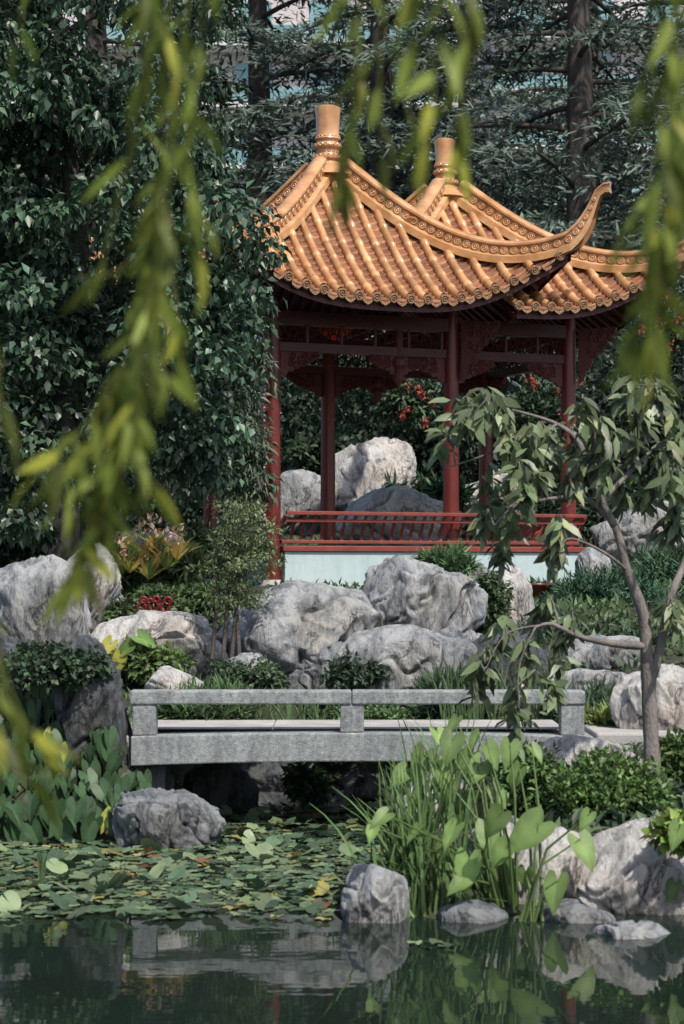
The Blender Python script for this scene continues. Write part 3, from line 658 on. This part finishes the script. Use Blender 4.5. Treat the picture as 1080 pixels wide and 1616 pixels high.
# ---------------------------------------------------------------- taro
half=[(0,-.02),(.14,-.28),(.3,-.32),(.4,-.12),(.42,.15),(.36,.42),(.23,.7),(.1,.92),(0,1.08)]
def taro(name,leaves,rootfn,col,stemcol=(.12,.2,.05),foldr=(.05,.35),face=.35):
    par=empty(name); vs=[];fs=[];cs=[]; st=MB()
    for (pos,size,yaw,tilt) in leaves:
        c=np.array(pos); D=nrm(np.array([math.sin(yaw),-.3+rng.normal()*.2,-tilt])); Nn=nrm(np.array([.4*math.sin(yaw)+rng.normal()*face,-.8+rng.normal()*.3,.7]))
        Sx=nrm(np.cross(D,Nn)); N2=np.cross(Sx,D)
        cc=np.array(col)*rng.uniform(.55,1.4); fold=rng.uniform(*foldr)
        if rng.random()<.05: cc=np.array([.42,.4,.05])
        ribs_=[(0,0),(0,.3),(0,.62),(0,1.03)]
        for sg in (-1,1):
            o=len(vs)
            for (x,y) in half:
                z=fold*abs(x)-.22*max(0,y)**2+.03*math.sin(y*14+x*9+yaw*5); q=c+size*(Sx*x*sg+D*y+N2*z); vs.append(tuple(q)); cs.append(cc*(.85+.3*rng.random()))
            for (x,y) in ribs_[1:3]:
                q=c+size*(D*y+N2*(-.22*y*y-.01)); vs.append(tuple(q)); cs.append(cc*1.5)
            for t in ((0,1,9),(1,2,9),(2,3,9),(3,4,9),(4,5,10),(5,6,10),(6,7,10),(7,8,10),(4,10,9)):
                f=[o+e for e in t]; fs.append(f if sg==1 else f[::-1])
        root=np.array(rootfn(c)); mid=(root+c)/2+np.array([0,0,.12*size])+(c-root)*np.array([-.15,-.15,.15])
        st.tube([root,mid,c],[.012,.009,.005],5,stemcol)
    npmesh('leaves',np.array(vs),np.array(fs),np.array(cs),M_LEAF,par,smooth=True); st.build('stems',M_LEAF,par)
L=[]
for u,v,sz in [(670,1215,.2),(715,1190,.2),(745,1215,.18),(700,1250,.2),(770,1205,.16),(805,1200,.17),(790,1310,.2),(850,1325,.28),(915,1350,.2),(740,1380,.22),(880,1415,.22),(720,1330,.16),(770,1330,.2),(840,1205,.14),(610,1310,.15),(850,1460,.15),(690,1230,.17),(760,1230,.17),(820,1240,.15),(660,1330,.14),(930,1310,.12),(735,1410,.16),(640,1240,.15),(650,1280,.14),(700,1360,.13),(800,1360,.17),(830,1400,.15),(780,1270,.17),(730,1280,.15),(590,1330,.12),(1072,1330,.16),(1065,1420,.14),(720,1160,.13),(690,1180,.14),(755,1185,.14)]:
    y=11.95 if v>1300 else 12.6
    y+=rng.normal()*.12; L.append((S(u,v-25,y),sz*rng.uniform(.85,1.05),rng.uniform(-1.2,1.2),rng.uniform(.4,1.5)))
def rt(c):
    if c[0]>1.9: return (2.3,12.1,.1)
    return (c[0]*.35+.75,12.25+(c[1]-12.3)*.3,.05) if c[0]<1.15 else (1.15+rng.normal()*.05,11.9,.0)
taro('taro_plant',L,rt,(.16,.26,.06))
L=[]
for i in range(230):
    u=rng.uniform(-40,240); v=rng.uniform(1075,1310); top=1070+max(0,u-60)*.75
    if v<top: continue
    y=15.2+(1320-v)/230*1.0+rng.normal()*.1; L.append((S(u,v,y),rng.uniform(.12,.2),rng.uniform(-.9,.9),rng.uniform(.8,1.8)))
taro('taro_plant',L,lambda c:(c[0]*.9-.2,15.75,.15),(.042,.095,.035),stemcol=(.06,.1,.03),foldr=(.05,.35),face=.35)
L=[(S(u,v,18.3),.2,rng.uniform(-1,1),.4) for u,v in ((205,1020),(220,1005),(190,1035),(235,1030),(175,1015))]
taro('taro_plant',L,lambda c:(c[0]-.05,18.5,1.1),(.14,.26,.05))

def reeds(name,blades,col):
    Vs=[];Fs=[];Cs=[];n0=0
    for (root,tip,wd) in blades:
        root=np.array(root);tip=np.array(tip); k=7; t=np.linspace(0,1,k)[:,None]; up=np.array([0,0,np.linalg.norm(tip-root)*.5])
        ctrl=root+(tip-root)*np.array([.25,.25,.5])+up*.35
        C=(1-t)**2*root+2*t*(1-t)*ctrl+t*t*tip; a=rng.uniform(-.8,.8); sd=np.array([math.cos(a),math.sin(a),0]); ww=wd*(1-t**2.2)*.5+.0008
        V=np.concatenate([C-sd*ww,C+sd*ww+np.array([0,0.01,0])]); Vs.append(V)
        Fs.append(np.array([(i,i+k,i+1+k,i+1) for i in range(k-1)])+n0); n0+=2*k
        Cs.append(np.repeat((np.array(col)*rng.uniform(.6,1.5)*np.array([rng.uniform(.9,1.25),1,1]))[None],2*k,0))
    return npmesh(name,np.concatenate(Vs),np.concatenate(Fs),np.concatenate(Cs),M_LEAF,smooth=True)
B=[]
for i in range(230):
    ru=rng.normal(672,34); r=S(ru,1450,12.05+rng.random()*.35); r[2]=.0
    tu=ru+rng.normal(0,60)-18; tv=rng.uniform(1150,1400)+abs(tu-675)*.5; tp=S(tu,tv,12.0+rng.random()*.5+rng.normal()*.15); B.append((r,tp,rng.uniform(.012,.024)))
reeds('iris_clump',B,(.1,.19,.055))
B=[]
for i in range(60):
    ru=rng.normal(700,25); r=S(ru,1300,12.9); tu=ru+rng.normal(0,35); tp=S(tu,rng.uniform(1110,1240),12.9+rng.normal()*.1); B.append((r,tp,.016))
reeds('iris_clump',B,(.1,.2,.055))
B=[]
for i in range(120):
    ru=rng.uniform(310,510); r=S(ru,1150,17.5); tp=S(ru+rng.normal(0,20),rng.uniform(1075,1130),17.5); B.append((r,tp,.022))
for i in range(120):
    ru=rng.uniform(690,880); r=S(ru,1150,17.6); tp=S(ru+rng.normal(0,22),rng.uniform(1030,1130),17.6); B.append((r,tp,.022))
for i in range(8): r=S(62+i,1400,13.2); r[2]=0; B.append((r,S(60+rng.normal()*9,1345,13.2),.01))
reeds('iris_clump',B,(.085,.155,.06))

# ---------------------------------------------------------------- persimmon-like tree (right)
pt=empty('persimmon_tree'); m=MB(); lv=LV(); TY=13.9
def br_(pxs,r0,r1,n=8):
    P=[];K=len(pxs); A=[S(a[0],a[1],TY+(a[2] if len(a)>2 else 0)) for a in pxs]
    for i in range(K-1):
        p0=A[max(i-1,0)];p1=A[i];p2=A[i+1];p3=A[min(i+2,K-1)]
        for t in np.linspace(0,1,6,endpoint=(i==K-2)):
            P.append(.5*((2*p1)+(-p0+p2)*t+(2*p0-5*p1+4*p2-p3)*t*t+(-p0+3*p1-3*p2+p3)*t**3))
    m.tube(P,[(r0+(r1-r0)*i/(len(P)-1))*rng.uniform(.93,1.07) for i in range(len(P))],n); return P
limbs=[([(1032,1250),(1027,1150),(1022,1050),(1015,970),(990,900),(970,830),(930,790),(885,785,-.2)],.066,.014),
([(1024,1090),(1045,1010),(1060,940),(1085,880,.2),(1110,830,.3)],.04,.02),([(1022,1020),(970,1016,-.1),(915,1005,-.2),(870,985,-.3),(845,990,-.4)],.033,.008),
([(970,830),(935,760),(915,700,.1),(880,670,.2),(820,650,.1),(770,640)],.03,.006),([(935,765),(940,700,-.3),(930,650,-.3),(915,640,-.3)],.018,.005),([(950,790),(1000,740,.2),(1040,700,.3),(1075,690,.3)],.02,.006),
([(885,785,-.2),(850,790,-.3),(810,800,-.3),(780,830,-.3)],.014,.005),([(880,670,.2),(830,690,0),(760,720,0),(700,740,0)],.01,.004),([(990,900),(950,870,-.2),(900,850,-.3),(880,870,-.3)],.014,.005),
([(1000,740,.2),(1010,660,.3),(1030,620,.3),(1000,600,.2)],.012,.004),([(845,990,-.4),(820,1050,-.4),(820,1120,-.4)],.008,.004),([(870,985,-.3),(800,1000,-.3),(765,1060,-.3)],.008,.004),([(1085,880,.2),(1060,800,0),(1075,740,0)],.012,.004)]
paths=[]
for pxs,a,b_ in limbs: paths.append(br_(pxs,a,b_))
tips=[(700,690),(735,665),(765,645),(790,650),(800,700),(840,700),(870,700),(770,640),(720,650),(900,700),(920,660),(960,690),(1000,620),(1040,620),(1000,700),(1045,720),(1060,760),(1020,790),(1075,700),(780,800),(800,830),(760,830),(845,760),(880,840),(900,760),(790,870),(875,880),(960,750),(1050,840),
(860,960),(790,1010),(830,1040),(765,1050),(880,1030),(820,1110),(900,985),(815,1150),(870,1090),(750,1080),(845,985),(1065,980),(1050,640),(985,640),(1070,820),(870,720),(830,780),(940,720),(1010,660),(980,780),(820,740),(1080,760)]
for (u,v) in tips:
    dy=rng.normal()*.25; c=S(u,v-12,TY+dy)
    best=min((np.linalg.norm(np.array(q)-c),tuple(q)) for P in paths[1:] for q in P)[1]; b0=np.array(best)
    mid=(b0+c)/2+np.array([0,0,.1]); m.tube([b0,mid,c,c+np.array([rng.normal()*.05,0,-.12])],[.007,.006,.005,.002],4)
    n=27; T=rng.random(n); P=np.where(T[:,None]<.45,mid+(c-mid)*T[:,None]*2,c+np.array([0,0,-.22])*(T[:,None]-.45))+rng.normal(size=(n,3))*.025
    D=rng.normal(size=(n,3))*np.array([.6,.5,.3])+np.array([0,0,-.8]); Nn=rng.normal(size=(n,3))*.5+np.array([0.2,-.6,.6])
    col=np.array([.125,.175,.075])*rng.uniform(.4,1.5,(n,1))*np.where(rng.random((n,1))<.1,np.array([[1.9,1.5,1.5]]),1)
    lv.add(P,D,Nn,rng.uniform(.12,.2,n),rng.uniform(.045,.07,n),col,T_WIL)
m.build('trunk_and_branches',M_BARKG,pt,smooth=True); lv.build('foliage',M_GLOSS,pt)

# ---------------------------------------------------------------- willow overhanging the near bank
wt=empty('willow_tree'); m=MB(); ms=MB(); lv=LV()
trunk(m,[(-3.6,1.0,.4),(-3.4,1.3,2.2),(-3.0,1.8,3.6),(-2.6,2.2,5)],.28,.16,12,.01)
trunk(m,[(-3.2,1.5,3.1),(-1.6,2.6,3.9),(-.2,3.2,3.9),(1.5,3.6,3.8),(2.4,3.8,3.6)],.1,.03,8,.02)
trunk(m,[(-3.3,1.4,2.6),(-2.4,2.8,3.9),(-1.2,3.6,4.2),(0,4,4.1)],.07,.02,8,.02)
strands=[([(310,-120),(290,60),(265,230),(240,400),(215,540),(170,660),(110,750)],3.3,.8),([(270,-120),(262,120),(262,300),(275,450),(285,590)],3.2,.8),([(230,-120),(235,90),(200,260),(165,400),(150,450)],3.2,.6),
([(330,-120),(310,120),(300,300),(318,410)],3.0,.7),([(262,330),(225,520),(180,700),(150,830),(115,930)],3.1,1.2),([(240,420),(200,600),(150,700),(90,790),(75,740)],3.2,1),([(250,480),(205,620),(215,720),(245,770)],3.1,.8),
([(215,540),(160,640),(110,700),(70,740)],3.0,1),([(200,600),(180,740),(160,830),(110,900)],3.0,1),([(255,300),(245,420),(235,560),(200,680)],2.9,1),([(240,500),(250,570),(285,620)],3.0,.8),([(255,380),(180,430),(120,440)],3.1,.4),
([(580,-120),(570,0),(560,120),(545,220),(535,340)],3.2,.6),([(640,-120),(620,-10),(590,80),(560,170),(520,340)],3.2,.5),([(690,-120),(700,20),(685,130),(672,230)],2.8,.8),([(740,-120),(738,40),(728,160),(722,270)],2.9,.8),([(560,-80),(535,0),(530,60)],3.2,.4),([(600,80),(600,200),(610,340),(600,380)],3.4,.35),([(660,-120),(655,20),(640,130),(650,200)],3.0,.4),
([(1080,-120),(1060,40),(1045,200),(1035,330),(1030,470),(1015,590)],3.0,.9),([(1110,-100),(1090,120),(1075,300),(1040,420),(1000,530)],3.0,.9),([(1050,-120),(1035,20),(1010,130)],3.1,.6),([(1100,80),(1070,200),(1010,330),(970,380)],3.2,.6),([(1120,200),(1095,350),(1065,450)],2.9,.6),([(1080,150),(1050,260),(1010,290)],3.2,.6),([(1060,150),(1050,330),(1035,480),(1030,560)],2.9,.8),
([(-30,400),(-10,560),(5,650)],2.9,.3),([(-60,900),(0,1050),(40,1140),(75,1170)],2.9,.6),([(-60,1000),(-10,1140),(30,1200),(60,1220)],2.9,.6),([(40,-100),(35,30),(10,100)],3.6,.3)]
for pxs,dep,dens in strands:
    A=[S(a[0],a[1],dep) for a in pxs]; K=len(A); P=[]
    if pxs[0][1]<=-60 : A=[A[0]+np.array([0,0,.35])]+A; K+=1
    for i in range(K-1):
        p0=A[max(i-1,0)];p1=A[i];p2=A[i+1];p3=A[min(i+2,K-1)]
        for t in np.linspace(0,1,10,endpoint=(i==K-2)): P.append(.5*((2*p1)+(-p0+p2)*t+(2*p0-5*p1+4*p2-p3)*t*t+(-p0+3*p1-3*p2+p3)*t**3))
    P=np.array(P); ms.tube(P,[.0024-.0014*i/len(P) for i in range(len(P))],5,(.22,.24,.06))
    for q in range(1,len(P)):
        d=P[q]-P[q-1]; n=rng.poisson(np.linalg.norm(d)/.016*dens*.95)
        if n==0: continue
        tt=rng.random((n,1)); Pn=P[q-1]+d*tt; dd=nrm(d); D=dd*.75+rng.normal(size=(n,3))*np.array([.4,.38,.22])+np.array([0,0,-.35]); Nn=rng.normal(size=(n,3))*.6+np.array([.2,-.7,.4])
        col=np.array([.24,.31,.04])*rng.uniform(.3,1.3,(n,1))*np.where(rng.random((n,1))<.18,np.array([[1.75,1.4,1.1]]),1); lv.add(Pn,D,Nn,rng.uniform(.065,.12,n),rng.uniform(.013,.022,n),col,T_WIL)
m.build('trunk_and_limbs',M_BARK,wt,smooth=True); ms.build('hanging_twigs',M_WILLOW,wt,smooth=True); lv.build('foliage',M_WILLOW,wt)

# ---------------------------------------------------------------- apartment buildings far behind
def building(x0,x1,y,z1,fl=3.2):
    b=empty('apartment_building',(x0,y,0)); W=x1-x0
    m=MB(); m.box((0,0,0),(W,14,z1)); m.build('walls',noisemat('render_wall',(.5,.45,.45),(.65,.6,.59),.3,.8,.05),b)
    g=MB(); fr=MB(); z=4
    while z<z1-3:
        fr.box((-.3,-1.4,z-.15),(W+.3,-.002,z+.1)); x=.8
        while x<W-3: g.box((x,-.06,z+.7),(x+1.9,-.004,z+2.5)); x+=3.9
        g.box((-.2,-1.38,z+.104),(W+.2,-1.32,z+.9)); z+=fl
    g.build('windows',noisemat('window_glass',(.12,.25,.27),(.3,.48,.5),.2,.12,0,spec=.8),b); fr.build('balconies',noisemat('balcony',(.6,.6,.6),(.7,.7,.7),1,.7,0),b)
building(-22,6,100,34); building(9,40,110,38)

# ---------------------------------------------------------------- light & camera
sdir=Vector((.36,-.62,1.0)).normalized(); el=math.asin(sdir.z)
w=bpy.data.worlds.new('World'); scene.world=w; w.use_nodes=True; nt=w.node_tree; nt.nodes.clear()
sk=nt.nodes.new('ShaderNodeTexSky'); sk.sky_type='NISHITA'; sk.sun_disc=False; sk.sun_elevation=el; sk.sun_rotation=math.atan2(sdir.x,sdir.y); sk.dust_density=2.0
bg=nt.nodes.new('ShaderNodeBackground'); bg.inputs['Strength'].default_value=.15; wo=nt.nodes.new('ShaderNodeOutputWorld')
nt.links.new(sk.outputs[0],bg.inputs[0]); nt.links.new(bg.outputs[0],wo.inputs[0])
sl=bpy.data.lights.new('sun','SUN'); sl.energy=4.8; sl.angle=math.radians(1.5); sl.color=(1,.94,.85); so=bpy.data.objects.new('sun',sl); so.rotation_euler=(-sdir).to_track_quat('-Z','Y').to_euler(); so.location=(5,-5,20); link(so)
cd=bpy.data.cameras.new('camera'); cam=bpy.data.objects.new('camera',cd); cam.location=(0,0,HC); cam.rotation_euler=(math.radians(90),0,0)
cd.sensor_width=36; cd.lens=F/1616*36; cd.shift_y=(V0-808)/1616; cd.clip_start=.1; cd.clip_end=1500
cd.dof.use_dof=True; cd.dof.focus_distance=23; cd.dof.aperture_fstop=3.4
link(cam); scene.camera=cam
scene.view_settings.view_transform='Standard'; scene.view_settings.look='None'; scene.view_settings.exposure=0
print('verts',sum(len(o.data.vertices) for o in bpy.data.objects if o.type=='MESH'))
